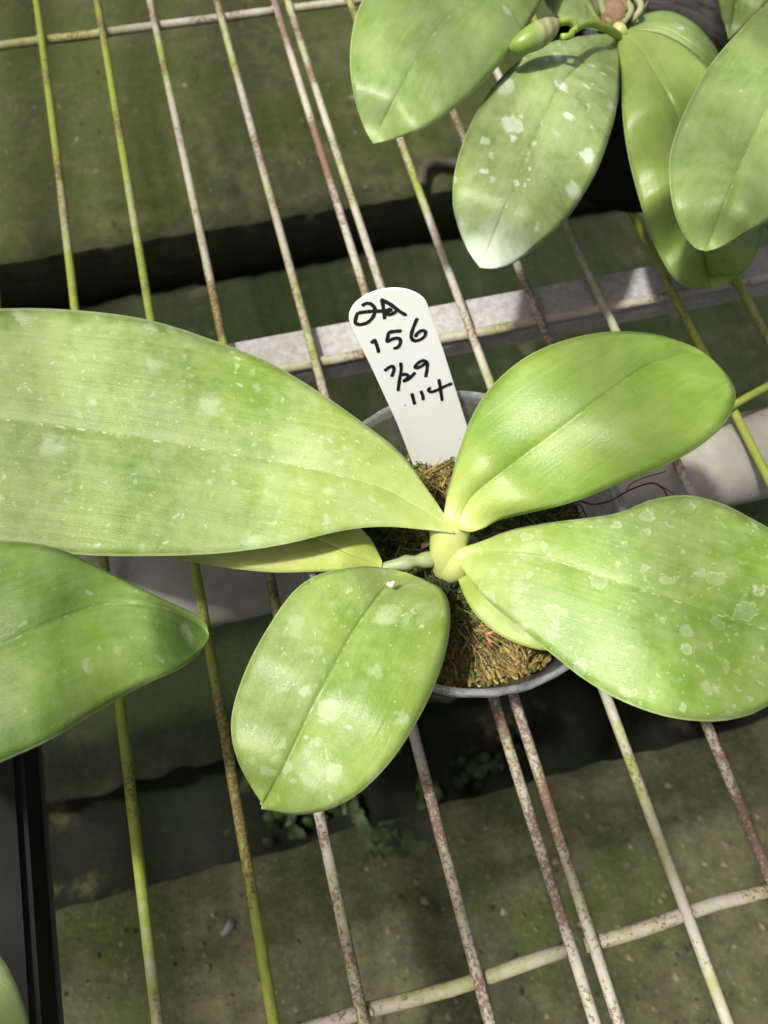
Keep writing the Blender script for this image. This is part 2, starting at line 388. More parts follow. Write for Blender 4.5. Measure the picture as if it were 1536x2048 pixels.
# ------------------------------------------------------------------ leaves
def ctrl(pts): return spline([Vector((x, y, 0)) for x, y in pts], 0)
def leaf(parent, mat, left, mid, right, zm, A=.0016, BL=.002, BR=.002, CL=-.003, CR=-.003, th=.0017, wob=.0012, seed=0, name='leaf', label=None, tip_env=.22, base_env=.16):
    NTt, NU = 56, 13
    ss = [.5-.5*math.cos(math.pi*i/NTt) for i in range(NTt+1)]
    Ls, Ms, Rs = (sample(ctrl(p), ss) for p in (left, mid, right))
    us = []
    for k in range(-NU, NU+1):
        a = abs(k)/NU; us.append(math.copysign(a**1.45, k))
    top = []; uvm = []; row = len(us)
    rib = [at(Ms[i].x, Ms[i].y, lerp_tab(zm, ss[i])) for i in range(NTt+1)]
    along = [0]
    for a, b in zip(rib, rib[1:]): along.append(along[-1]+(b-a).length)
    for i, t in enumerate(ss):
        env = min(1, t/base_env)*min(1, (1-t)/tip_env); env = env*env*(3-2*env) if env < 1 else 1
        z0 = lerp_tab(zm, t)
        for u in us:
            e = Ls[i] if u < 0 else Rs[i]; a = abs(u)
            p = Ms[i].lerp(e, a)
            B, Cc = (BL, CL) if u < 0 else (BR, CR)
            dz = env*(.30*A*(1-math.exp(-a/.025))+1.0*(B*a+Cc*a*a))
            q = noise.noise((along[i]*30+seed*3, u*1.2, seed))
            dz += env*wob*q
            v = at(p.x, p.y, z0+dz); top.append(v)
            uvm.append(((v-rib[i]).length*(1 if u >= 0 else -1), along[i], u*.5+.5, t))
    n = len(top)
    # normals
    def nrm(i, k):
        a = top[min(i+1, NTt)*row+k]-top[max(i-1, 0)*row+k]; b = top[i*row+min(k+1, row-1)]-top[i*row+max(k-1, 0)]
        c = a.cross(b)
        if c.length < 1e-12: return Vector((0, 0, 1))
        c.normalize(); return c if c.z > 0 else -c
    V = list(top); UV = list(uvm)
    for i in range(NTt+1):
        for k, u in enumerate(us):
            rimf = (1-abs(u)**6)*.75+.25
            V.append(top[i*row+k]-nrm(i, k)*th*rimf*(.35+.65*min(1, (1-ss[i])/.06))); UV.append(uvm[i*row+k])
    Fc = []
    for i in range(NTt):
        for k in range(row-1):
            q = (i*row+k, i*row+k+1, (i+1)*row+k+1, (i+1)*row+k); Fc.append(q); Fc.append(tuple(x+n for x in q[::-1]))
        for k in (0, row-1):
            q = (i*row+k, (i+1)*row+k, (i+1)*row+k+n, i*row+k+n); Fc.append(q if k == 0 else q[::-1])
    for i in (0, NTt):
        for k in range(row-1):
            q = (i*row+k, i*row+k+1, i*row+k+1+n, i*row+k+n); Fc.append(q)
    # orientation: make sure the upper side faces up
    a, b, c = V[Fc[NTt*10][0]], V[Fc[NTt*10][1]], V[Fc[NTt*10][2]]
    off = root_loc(parent)
    me = bpy.data.meshes.new(name); me.from_pydata([tuple(v-off) for v in V], [], Fc); me.update()
    for nm, j in (('metric', 0), ('blade', 2)):
        lay = me.uv_layers.new(name=nm)
        for lp in me.loops: lay.data[lp.index].uv = (UV[lp.vertex_index][j], UV[lp.vertex_index][j+1])
    bm = bmesh.new(); bm.from_mesh(me); bmesh.ops.remove_doubles(bm, verts=bm.verts, dist=2e-6); bmesh.ops.recalc_face_normals(bm, faces=bm.faces); bm.to_mesh(me); bm.free()
    me.shade_smooth()
    o = link(name, me, mat, parent)
    if label: o['label'] = label
    return o

CHALK = (.55, .645, .45)
LM = {
 'long':  leaf_mat('leaf_long', (.098, .185, .018), (.188, .285, .042), film=.45, layers=((80, .6, .58, .35, .45, .1), (170, .7, .52, .28, .48, .15), (380, .6, .46, .22, .48, 0)), seed=1.1, rough=.40, pale=CHALK, specks=.35),
 'upper': leaf_mat('leaf_upper', (.115, .215, .018), (.195, .30, .045), film=.18, seed=2.3, rough=.35, yellow_base=.7, specks=.15),
 'right': leaf_mat('leaf_right', (.09, .185, .011), (.178, .285, .036), film=.36, layers=((130, .75, .55, .12, .26, .9), (230, .75, .5, .14, .30, .8), (440, .6, .44, .2, .42, .2)), seed=3.4, rough=.38, pale=CHALK, specks=.4),
 'lower': leaf_mat('leaf_lower', (.097, .18, .014), (.19, .288, .042), film=.34, layers=((85, .7, .55, .16, .38, .15), (160, .7, .52, .2, .38, .35), (380, .6, .46, .2, .42, .2)), seed=4.2, rough=.36, yellow_base=.2, pale=CHALK, specks=.4),
 'under': leaf_mat('leaf_under', (.30, .37, .055), (.40, .45, .10), film=.25, seed=5.7, rough=.42, yellow_base=.0, specks=.2),
 'under2': leaf_mat('leaf_under2', (.19, .27, .035), (.26, .34, .06), film=.12, seed=6.6, rough=.42, yellow_base=.3, specks=.2),
 'near':  leaf_mat('leaf_near', (.066, .15, .007), (.15, .25, .025), film=.24, layers=((90, .35, .46, .2, .42, .1), (280, .35, .4, .25, .4, .1)), seed=7.9, rough=.42, yellow_base=0, specks=.25, pale=CHALK),
 'far':   leaf_mat('leaf_far', (.10, .172, .028), (.178, .26, .060), film=.24, layers=((70, .3, .48, .12, .7, .2), (220, .25, .42, .18, .4, 0)), seed=8.8, rough=.38, yellow_base=.1, pale=(.50, .60, .50), specks=.2),
 'farw':  leaf_mat('leaf_far_white', (.105, .175, .03), (.185, .265, .065), film=.36, layers=((75, .75, .58, .16, .75, .1), (180, .55, .48, .18, .7, .1)), seed=9.3, rough=.40, yellow_base=.0, pale=(.58, .66, .56), specks=.4, chalk_tip=.6),
 'farp':  leaf_mat('leaf_far_plain', (.115, .20, .025), (.19, .285, .06), film=.12, seed=10.5, rough=.34, yellow_base=.25, specks=.1),
}

# ---- main orchid
PC = Vector((.0712, .1073, 0))           # pot axis
main = thing('orchid_plant', (PC.x, PC.y, .06), 'orchid with broad yellow-green leaves in the clear pot at the centre', 'orchid', 'potted orchids')
leaf(main, LM['long'],
     [(893, 1035), (860, 985), (800, 905), (725, 845), (640, 785), (540, 725), (440, 685), (300, 640), (150, 620), (0, 617), (-180, 636), (-380, 690), (-560, 770), (-620, 800)],
     [(900, 1050), (830, 1012), (760, 975), (620, 938), (480, 912), (240, 870), (0, 838), (-220, 815), (-420, 802), (-620, 800)],
     [(908, 1066), (850, 1059), (765, 1053), (680, 1062), (560, 1090), (420, 1108), (250, 1112), (140, 1108), (0, 1095), (-180, 1060), (-380, 975), (-560, 850), (-620, 800)],
     [(0, .099), (.2, .108), (.5, .114), (.8, .114), (1, .104)], A=.0010, BL=.006, BR=.004, CL=-.004, CR=-.0035, seed=1, label='long pale leaf reaching out of the left edge')
leaf(main, LM['upper'],
     [(884, 1052), (895, 985), (915, 910), (945, 830), (985, 770), (1050, 715), (1130, 680), (1220, 663), (1310, 668), (1380, 690), (1408, 706)],
     [(912, 1058), (943, 994), (1013, 937), (1107, 867), (1200, 797), (1282, 738), (1340, 715), (1385, 705), (1408, 706)],
     [(945, 1063), (968, 1056), (1000, 1040), (1060, 1026), (1150, 1003), (1250, 963), (1340, 927), (1410, 885), (1455, 840), (1472, 795), (1462, 760), (1435, 727), (1408, 706)],
     [(0, .099), (.25, .112), (.6, .124), (.85, .124), (1, .117)], A=.0014, BL=.009, BR=.006, CL=-.010, CR=-.012, seed=2, wob=.003, label='glossy upright leaf with no water marks')
leaf(main, LM['right'],
     [(912, 1098), (960, 1083), (1020, 1060), (1100, 1045), (1180, 1035), (1240, 1025), (1300, 1000), (1370, 990), (1440, 1005), (1500, 1035), (1536, 1055), (1620, 1110), (1680, 1200), (1700, 1290)],
     [(910, 1104), (1000, 1105), (1090, 1115), (1180, 1145), (1300, 1185), (1420, 1225), (1536, 1260), (1640, 1285), (1700, 1290)],
     [(912, 1112), (940, 1160), (985, 1210), (1040, 1255), (1100, 1305), (1170, 1360), (1250, 1405), (1340, 1435), (1430, 1443), (1500, 1430), (1536, 1412), (1620, 1370), (1680, 1325), (1700, 1290)],
     [(0, .090), (.2, .102), (.5, .108), (.8, .104), (1, .094)], A=.0014, BL=.006, BR=.006, CL=-.007, CR=-.010, seed=3, wob=.002, label='leaf covered in dried drop rings at the right')
leaf(main, LM['lower'],
     [(800, 1142), (770, 1136), (720, 1133), (640, 1148), (590, 1180), (545, 1240), (500, 1320), (470, 1400), (462, 1460), (475, 1520), (500, 1570), (523, 1606)],
     [(815, 1146), (775, 1170), (740, 1215), (700, 1275), (660, 1350), (620, 1425), (575, 1520), (523, 1612)],
     [(825, 1150), (850, 1160), (885, 1180), (900, 1220), (895, 1290), (870, 1370), (830, 1450), (780, 1525), (720, 1585), (660, 1618), (590, 1630), (523, 1618)],
     [(0, .087), (.2, .0985), (.5, .102), (.8, .092), (1, .074)], A=.0032, BL=.006, BR=.013, CL=-.005, CR=-.014, seed=4, wob=.0015, tip_env=.03, label='round leaf pointing to the lower left')
leaf(main, LM['under'],
     [(762, 1136), (740, 1143), (690, 1142), (640, 1143), (560, 1145), (500, 1141), (420, 1131), (350, 1115), (325, 1098)],
     [(764, 1130), (700, 1108), (640, 1080), (560, 1060), (450, 1065), (325, 1098)],
     [(764, 1122), (752, 1095), (735, 1070), (700, 1045), (600, 1008), (480, 1015), (390, 1050), (325, 1098)],
     [(0, .084), (.2, .090), (.6, .092), (1, .088)], A=.001, BL=.001, BR=.002, CL=-.003, CR=-.004, seed=5, wob=.0006, base_env=.08, label='yellowish leaf half hidden under the long leaf')
leaf(main, LM['under2'],
     [(914, 1122), (918, 1165), (945, 1220), (985, 1260), (1030, 1285), (1070, 1298), (1110, 1305), (1180, 1325)],
     [(922, 1122), (965, 1160), (1030, 1210), (1100, 1265), (1180, 1325)],
     [(932, 1122), (1010, 1150), (1100, 1205), (1160, 1270), (1180, 1325)],
     [(0, .080), (.3, .089), (.7, .0915), (1, .089)], A=.001, BL=-.001, BR=.001, CL=-.002, CR=-.002, seed=6, wob=.0006, label='leaf tucked under the right leaf')
stem_m = NT('stem'); co = stem_m.new('ShaderNodeNewGeometry').outputs['Position']
sc = stem_m.mix(stem_m.noise(co, 90, 3), (.42, .48, .13), (.56, .60, .24)); STEM = stem_m.set(color=sc, rough=.38, spec=.5, sss=.15)
stem_m.b.inputs['Subsurface Radius'].default_value = (.003, .004, .001)
sp_ = [at(905, 1160, .062), at(900, 1138, .070), at(898, 1108, .081), at(899, 1072, .0885), at(900, 1040, .0935)]
tube('stem', curve_pts(sp_, 20), lambda t: .0062+.0022*t+.0006*math.sin(t*6), STEM, main, 24)
# sheath at the base of the right leaf and pale roots
tube('leaf_sheath', curve_pts([at(893, 1150, .071), at(908, 1135, .079), at(922, 1115, .0865), at(940, 1104, .0895)], 12), lambda t: .0022+.0034*math.sin(math.pi*min(1, t*.8+.15)), STEM, main, 16)
root_m = plain('aerial_root_skin', (.27, .31, .15), .5, .4, .12, 150, 0, .3)
tube('aerial_root', curve_pts([at(868, 1118, .080), at(835, 1122, .082), at(800, 1128, .083), at(765, 1137, .081), at(735, 1150, .078)], 22), lambda t: .0029-.0008*t+.0005*math.sin(t*17)+.0006*noise.noise((t*7, 1, 2)), root_m, main, 12)
tube('aerial_root', curve_pts([at(900, 1100, .076), at(925, 1080, .078), at(945, 1088, .076), at(960, 1110, .070)], 16), .0028, root_m, main, 12)
tube('aerial_root', curve_pts([at(885, 1150, .072), at(910, 1148, .073), at(925, 1160, .069), at(930, 1180, .06)], 14), .0030, plain('green_root', (.22, .30, .08), .4), main, 12)
dry = plain('dried_root_skin', (.10, .040, .022), .6, .3, .2, 300)
for pts, r in (([(1134, 1018, .083), (1155, 1002, .087), (1185, 1009, .088), (1220, 1002, .087), (1260, 980, .088), (1303, 966, .090), (1325, 977, .088), (1336, 994, .085)], .00035),
               ([(1252, 984, .088), (1262, 968, .089), (1290, 955, .089), (1332, 943, .090)], .0002),
               ([(1152, 1003, .087), (1162, 1012, .086), (1175, 1036, .083)], .0003),
               ([(1318, 970, .089), (1335, 980, .087), (1352, 992, .085)], .0002)):
    tube('dried_root', curve_pts([at(*p) for p in pts], 26), r, dry, main, 6)
tube('dry_sheath', [at(845, 1092, .079), at(862, 1084, .081), at(872, 1082, .082)], lambda t: .0022-.0008*t, plain('dry_sheath_skin', (.085, .05, .03), .7, .3, .3, 300), main, 8, .4)
crumb = plain('white_crumb', (.62, .60, .50), .8, .3, .2, 400)
for px, py, z in ((778, 1168, .0985), (786, 1166, .0983), (783, 1171, .0986)):
    q = at(px, py, z+.001); tube('crumb', [q-Vector((.0009, 0, 0)), q, q+Vector((.0009, .0002, 0))], lambda t: .0004+.0005*math.sin(3.1*t), crumb, main, 7)
tan = plain('tan_root_skin', (.42, .20, .10), .55, .4, .15, 200)
for pts in ([(968, 1268, .069), (980, 1282, .070), (992, 1300, .066)], [(972, 1270, .070), (985, 1264, .071), (995, 1266, .069)], [(917, 795, .083), (930, 808, .078), (945, 822, .074)]):
    tube('dried_root', curve_pts([at(*p) for p in pts], 10), lambda t: .0007-.0002*t, tan, main, 7)

# ---- clear pot
POT = clear_plastic('clear_pot_plastic', .12); RIM = clear_plastic('clear_rim_plastic', .30)
pot = thing('plant_pot', (PC.x, PC.y, .0026), 'clear plastic pot of moss in the centre of the wire bench', 'pot', 'plant pots')
PZ = .0028; PT = .085; RT = .0610; RB = .046
prof = []
for i in range(41):
    t = i/40; z = PZ+(PT-PZ)*t; r = RB+(RT-RB)*t+.00035*math.sin(t*150)*(t > .72)
    prof.append((r, z))
lathe('pot_wall', prof+[(r-.0007, z) for r, z in prof[::-1]], (PC.x, PC.y, 0), POT, pot, 96, True)
jit = lambda r, z, a, i: (r+.0005*noise.noise((math.cos(a)*9, math.sin(a)*9, i*.1)), z+.0007*noise.noise((math.cos(a)*14, math.sin(a)*14, 4)))
lathe('pot_rim', [(RT+.0002, PT-.006), (RT+.0010, PT-.0055), (RT+.0013, PT-.001), (RT+.0009, PT+.0002), (RT-.0002, PT+.0002), (RT-.0010, PT-.001), (RT-.0010, PT-.0055)], (PC.x, PC.y, 0), RIM, pot, 144, True, jit)
lathe('pot_base', [(.0003, PZ), (RB-.0012, PZ), (RB-.0012, PZ+.001), (.0003, PZ+.001)], (PC.x, PC.y, 0), POT, pot, 48, True)

# ---- moss: packed core and thousands of loose strands
mm = NT('sphagnum'); ri = mm.new('ShaderNodeNewGeometry'); rp = ri.outputs['Random Per Island']
ramp = mm.new('ShaderNodeValToRGB'); mm.put(ramp.inputs[0], rp); cr = ramp.color_ramp
cols = [(0, (.018, .020, .006)), (.25, (.055, .058, .012)), (.45, (.12, .085, .022)), (.62, (.20, .15, .035)), (.78, (.31, .235, .065)), (.88, (.11, .045, .022)), (1, (.40, .33, .12))]
while len(cr.elements) < len(cols): cr.elements.new(.5)
for e, (p_, c_) in zip(cr.elements, cols): e.position = p_; e.color = (*c_, 1)
pos = ri.outputs['Position']
patch = mm.step(mm.noise(pos, 38, 3), .44, .58)
sx = mm.new('ShaderNodeSeparateXYZ'); mm.put(sx.inputs[0], pos)
yellow = mm.step(mm.math('SUBTRACT', sx.outputs[1], mm.math('MULTIPLY', sx.outputs[0], .5)), .045, .085, 1, 0)
c_ = mm.mix(mm.math('MULTIPLY', patch, mm.math('SUBTRACT', 1.0, yellow)), ramp.outputs[0], mm.mix(rp, (.020, .035, .006), (.10, .14, .02)))
MOSS = mm.set(color=c_, rough=.75, spec=.25)
core_m = plain('moss_core', (.035, .030, .013), .9, .2, .35, 220, 0, .8)
def moss_h(x, y):
    d = math.hypot(x, y)
    h = .056+.008*max(0, 1-(d/.045)**2)+.008*noise.noise((x*42, y*42, 1.5))+.007*noise.noise((x*105, y*105, 5.5))
    return h+.013*max(-.2, (x*.75-y*.66)/.055)*min(1, d/.03)
def moss_r(a):
    z = moss_h(.054*math.cos(a), .054*math.sin(a))
    return RB+(RT-RB)*(z-PZ)/(PT-PZ)-.0012
V = []; Fc = []; NA = 72; NR = 22
for i in range(NR+1):
    for k in range(NA):
        a = 2*math.pi*k/NA; r = moss_r(a)*i/NR; x = r*math.cos(a); y = r*math.sin(a)
        V.append((PC.x+x, PC.y+y, moss_h(x, y)-.003))
for i in range(NR):
    for k in range(NA):
        a = i*NA+k; b = i*NA+(k+1) % NA; Fc.append((a, a+NA, b+NA, b))
base = len(V)
for lv, (r, z) in enumerate(((.0535, .04), (.049, .02), (.0455, .006), (.001, .006))):
    for k in range(NA):
        a = 2*math.pi*k/NA; V.append((PC.x+r*math.cos(a)*(1+.02*noise.noise((a*6, z*90, 2))), PC.y+r*math.sin(a), z))
for lv in range(4):
    s0 = NR*NA if lv == 0 else base+(lv-1)*NA; s1 = base+lv*NA
    for k in range(NA): Fc.append((s0+k, s1+k, s1+(k+1) % NA, s0+(k+1) % NA))
moss = thing('sphagnum_moss', (PC.x, PC.y, .006), 'damp brown and yellow moss packed inside the clear pot', 'moss')
o = mesh_obj('moss_core', V, Fc, core_m, moss)
V = []; Fc = []
def strand(p, d, L, w):
    """flattened leafy strand of four segments with little side leaves"""
    global V, Fc
    d = d.normalized(); s = d.cross(Vector((0, 0, 1)));
    if s.length < .1: s = Vector((1, 0, 0))
    s.normalize(); bend = Vector((rnd.uniform(-1.2, 1.2), rnd.uniform(-1.2, 1.2), rnd.uniform(-.9, .5)))
    b = len(V); n = 4
    for i in range(n+1):
        t = i/n; q = p+d*L*t+bend*L*t*t*.5; ww = w*(1-.8*t)*(1+.8*(i % 2)); up = d.cross(s)
        V += [q+s*ww, q-up*ww*.6, q-s*ww, q+up*ww*.6]
    for i in range(n):
        for k in range(4):
            a = b+i*4+k; c = b+i*4+(k+1) % 4; Fc.append((a, c, c+4, a+4))
for i in range(13000):
    a = rnd.uniform(0, 2*math.pi); r = (moss_r(a)-.001)*math.sqrt(rnd.random()); x = r*math.cos(a); y = r*math.sin(a)
    z = moss_h(x, y)+rnd.uniform(-.003, .002)
    d = Vector((rnd.uniform(-1, 1), rnd.uniform(-1, 1), rnd.uniform(-.35, .65)))
    if r > .046: d -= Vector((x, y, 0))*20
    strand(Vector((PC.x+x, PC.y+y, z)), d, rnd.uniform(.002, .0065), rnd.uniform(.0003, .00085))
o = mesh_obj('moss_strand', V, Fc, MOSS, moss, False); o['kind'] = 'stuff'
def clumps(name, n, spots, spread, col_a, col_b, L, w):
    global V, Fc
    V = []; Fc = []
    for i in range(n):
        px, py = spots[i % len(spots)]; q = at(px, py, .062)
        x = q.x-PC.x+rnd.gauss(0, spread); y = q.y-PC.y+rnd.gauss(0, spread)
        if math.hypot(x, y) > moss_r(math.atan2(y, x))-.003: continue
        d = Vector((rnd.uniform(-1, 1), rnd.uniform(-1, 1), rnd.uniform(-.2, .9)))
        if math.hypot(x, y) > .036: d -= Vector((x, y, 0))*26
        strand(Vector((PC.x+x, PC.y+y, moss_h(x, y)+rnd.uniform(-.001, .003))), d, rnd.uniform(*L), rnd.uniform(*w))
    mt = NT(name+'_colour'); k = mt.new('ShaderNodeNewGeometry').outputs['Random Per Island']
    o = mesh_obj(name, V, Fc, mt.set(color=mt.mix(k, col_a, col_b), rough=.7, spec=.3), moss, False); o['kind'] = 'stuff'
clumps('golden_moss', 950, [(1040, 1330), (985, 1345), (1075, 1300), (930, 905), (905, 925), (1000, 1290), (860, 935)], .0055, (.06, .038, .010), (.42, .32, .085), (.0025, .006), (.0004, .0009))
clumps('stringy_moss', 1500, [(1040, 1330), (985, 1345), (1000, 1290), (930, 905), (905, 925), (940, 1300), (950, 1350), (1080, 1310), (860, 940)], .008, (.030, .020, .008), (.30, .23, .08), (.006, .014), (.00018, .0004))
clumps('green_moss', 1800, [(920, 1340), (915, 1180), (925, 1230), (1080, 1050), (1010, 1065), (1120, 1040), (790, 890), (805, 1075), (780, 1100), (835, 905)], .0065, (.022, .038, .006), (.13, .17, .03), (.003, .008), (.0004, .0008))
# dark sprig standing at the foot of the stem
V = []; Fc = []
sb = at(882, 1165, .077)
for i in range(60):
    d = Vector((rnd.uniform(-1, 1), rnd.uniform(-1, 1), rnd.uniform(.1, 1.3)))
    strand(sb+Vector((rnd.uniform(-.004, .004), rnd.uniform(-.003, .003), rnd.uniform(-.005, .0))), d, rnd.uniform(.003, .007), .0005)
o = mesh_obj('moss_sprig', V, Fc, plain('dark_moss', (.022, .034, .010), .8, .2, .4, 300), None, False)
props(o, 'dark green moss sprig standing at the foot of the orchid stem', 'moss')

# ---- plant tag with handwriting
TB = at(868, 925, .056); TT = at(785, 587, .135)
tup = (TT-TB).normalized(); tw = at(862, 625, .128)-at(703, 645, .128); tw = (tw-tup*tw.dot(tup)).normalized(); tn = tw.cross(tup).normalized()
if tn.dot(CAM-TB) < 0: tn = -tn
def on_tag(px, py, lift=0.0):
    d = ray(px, py); t = (TB+tn*lift-CAM).dot(tn)/d.dot(tn); return CAM+d*t
Z7 = lambda x, y: (680+x/5.121, 560+y/5.121)
tag = thing('plant_tag', TB, 'white plastic plant tag with black handwriting stuck in the clear pot', 'plant tag')
outl = [(740, 1870), (590, 1480), (340, 935), (140, 520), (97, 420), (95, 370), (108, 320), (160, 240), (280, 155), (420, 105), (560, 88), (680, 100), (790, 140), (860, 190), (892, 240), (912, 300), (1060, 720), (1285, 1440), (1400, 1800), (1440, 1930)]
P = [on_tag(*Z7(*q)) for q in curve_pts([(x, y, 0) for x, y in outl[3:16]], 40) for q in [(q.x, q.y)]]
P = [on_tag(*Z7(*q)) for q in outl[:3]]+P+[on_tag(*Z7(*q)) for q in outl[16:]]
dn = -tup*.018; P = [P[0]+dn]+P+[P[-1]+dn]
n = len(P); th = .0011
bm = bmesh.new(); fv = [bm.verts.new(p) for p in P]; bv = [bm.verts.new(p-tn*th) for p in P]
bm.faces.new(fv); bm.faces.new(bv[::-1])
for i in range(n): bm.faces.new((fv[i], bv[i], bv[(i+1) % n], fv[(i+1) % n]))
bmesh.ops.recalc_face_normals(bm, faces=bm.faces)
bmesh.ops.bevel(bm, geom=[e for e in bm.edges if len(e.link_faces) == 2 and e.calc_face_angle(0) > 1.2], offset=.00025, segments=2, affect='EDGES')
tm = NT('tag_plastic'); co = tm.new('ShaderNodeNewGeometry').outputs['Position']
tc = tm.mix(tm.step(tm.noise(co, 60, 4), .5, .8, 0, .35), (.83, .86, .81), (.74, .77, .68))
v = tm.voro(co, 260); cs = tm.new('ShaderNodeSeparateColor'); tm.put(cs.inputs[0], v.outputs['Color'])
dirt = tm.math('MULTIPLY', tm.step(v.outputs['Distance'], .08, .2, 1, 0), tm.step(cs.outputs[0], .95, .96))
tc = tm.mix(tm.math('MULTIPLY', dirt, .8), tc, (.10, .11, .07))
TAGM = tm.set(color=tc, rough=.38, spec=.45, sss=.2); tm.b.inputs['Subsurface Radius'].default_value = (.002, .002, .002)
bm_obj('tag_blade', bm, TAGM, tag)
INK = plain('marker_ink', (.012, .012, .014), .38, .5, .2, 400)
strokes = [
 [[(225, 268), (262, 242), (320, 248), (358, 300), (342, 370), (290, 430), (220, 456), (170, 450), (156, 425), (165, 380), (182, 332)], [(185, 338), (260, 327), (350, 320), (440, 318), (505, 306)]],
 [[(425, 195), (440, 260), (458, 402)], [(418, 198), (520, 252), (600, 315), (682, 364)], [(455, 346), (520, 352), (578, 322)], [(488, 298), (525, 308), (470, 330)]],
 [[(318, 648), (352, 618), (366, 642), (386, 700), (397, 745)]],
 [[(632, 522), (560, 526), (502, 540), (490, 580), (484, 628), (550, 600), (606, 600), (620, 640), (592, 688), (545, 702)]],
 [[(792, 390), (766, 450), (737, 530), (730, 590), (762, 622), (820, 612), (868, 572), (872, 528), (832, 520), (792, 548), (770, 584)]],
 [[(454, 932), (500, 896), (540, 884), (552, 920), (528, 992)]],
 [[(620, 845), (626, 920), (606, 1040), (594, 1138)]],
 [[(602, 988), (660, 965), (702, 984), (684, 1010), (650, 1036), (700, 1016), (740, 980), (770, 945)]],
 [[(892, 842), (850, 826), (800, 850), (768, 892), (800, 898), (850, 872), (890, 842), (892, 905), (876, 995)]],
 [[(735, 1160), (750, 1218), (765, 1276)]],
 [[(826, 1135), (846, 1182), (853, 1230)]],
 [[(928, 1100), (904, 1126), (932, 1146), (1000, 1125), (1080, 1085), (1150, 1060)], [(1012, 1015), (1026, 1100), (1046, 1238)]],
]
lift = .00012
for ch in strokes:
    V = []; Fc = []
    for st in ch:
        lift += .000006
        pts = curve_pts([(x, y, 0) for x, y in st], max(14, 6*len(st)))
        W = [on_tag(*Z7(q.x, q.y), lift) for q in pts]; b = len(V); hw0 = .00068
        for i, p in enumerate(W):
            d = (W[min(i+1, len(W)-1)]-W[max(0, i-1)]).normalized(); s = tn.cross(d).normalized()
            hw = hw0*(1+.18*noise.noise((i*.35, lift*1e5, 0)))
            e = min(i, len(W)-1-i); 
            if e == 0: hw *= .72
            V += [p+s*hw, p-s*hw, p+s*hw-tn*.00008, p-s*hw-tn*.00008]
        for i in range(len(W)-1):
            a = b+i*4; Fc += [(a, a+1, a+5, a+4), (a, a+4, a+6, a+2), (a+1, a+3, a+7, a+5)]
    mesh_obj('ink_character', V, Fc, INK, tag, False)

# ------------------------------------------------------------------ neighbour on the left
lp = at(-560, 1560, .05)
nb = thing('orchid_plant', (lp.x, lp.y, .06), 'orchid reaching in from the left edge, its dark green leaf tip hanging over the wires', 'orchid', 'potted orchids')
leaf(nb, LM['near'],
     [(-500, 1490), (-450, 1330), (-350, 1220), (-200, 1130), (-50, 1087), (0, 1081), (80, 1088), (150, 1110), (240, 1155), (320, 1195), (380, 1222), (410, 1244), (418, 1268)],
     [(-510, 1510), (-350, 1430), (-200, 1370), (0, 1290), (100, 1245), (190, 1212), (260, 1205), (330, 1216), (380, 1238), (405, 1256), (417, 1270)],
     [(-510, 1530), (-400, 1600), (-250, 1610), (-100, 1565), (0, 1525), (100, 1480), (200, 1420), (260, 1385), (310, 1360), (360, 1338), (397, 1308), (414, 1285), (418, 1270)],
     [(0, .105), (.3, .133), (.6, .135), (.85, .122), (1, .106)], A=.0012, BL=.005, BR=.006, CL=-.006, CR=-.010, seed=7, wob=.003, label='dark green leaf tip drooping over the wires')
leaf(nb, LM['far'],
     [(-500, 1540), (-380, 1560), (-250, 1660), (-100, 1800), (0, 1912), (40, 1990), (58, 2060), (50, 2130)],
     [(-505, 1555), (-350, 1700), (-180, 1880), (-40, 2040), (50, 2130)],
     [(-515, 1565), (-450, 1750), (-320, 1950), (-150, 2090), (-20, 2140), (50, 2130)],
     [(0, .105), (.4, .125), (.8, .12), (1, .105)], seed=8, label='leaf corner at the bottom left')
tube('stem', [Vector((lp.x, lp.y, .05)), at(-512, 1530, .10)], .008, STEM, nb, 16)
def black_pot(loc, label, rt=.055, rb=.042, h=.078):
    t = thing('plant_pot', (loc[0], loc[1], .0028), label, 'pot', 'plant pots')
    pr_ = [(rb, .0028), (rt, h-.012)]
    lathe('pot_wall', [(rb-.03, .0028), (rb, .0028), (rt-.002, h-.012), (rt-.0035, h-.012), (rb-.002, .005), (rb-.03, .005)], (loc[0], loc[1], 0), blk, t, 48)
    lathe('pot_rim', [(rt-.003, h-.0122), (rt, h-.0122), (rt+.001, h), (rt-.001, h+.0003), (rt-.003, h)], (loc[0], loc[1], 0), blk, t, 48, True)
    lathe('soil', [(.0005, h-.010), (rt*.5, h-.009), (rt-.0042, h-.014)], (loc[0], loc[1], 0), core_m, t, 48)
    return t
black_pot((lp.x-.006, lp.y), 'black plastic pot at the far left, beyond the picture edge', .045, .036, .07)

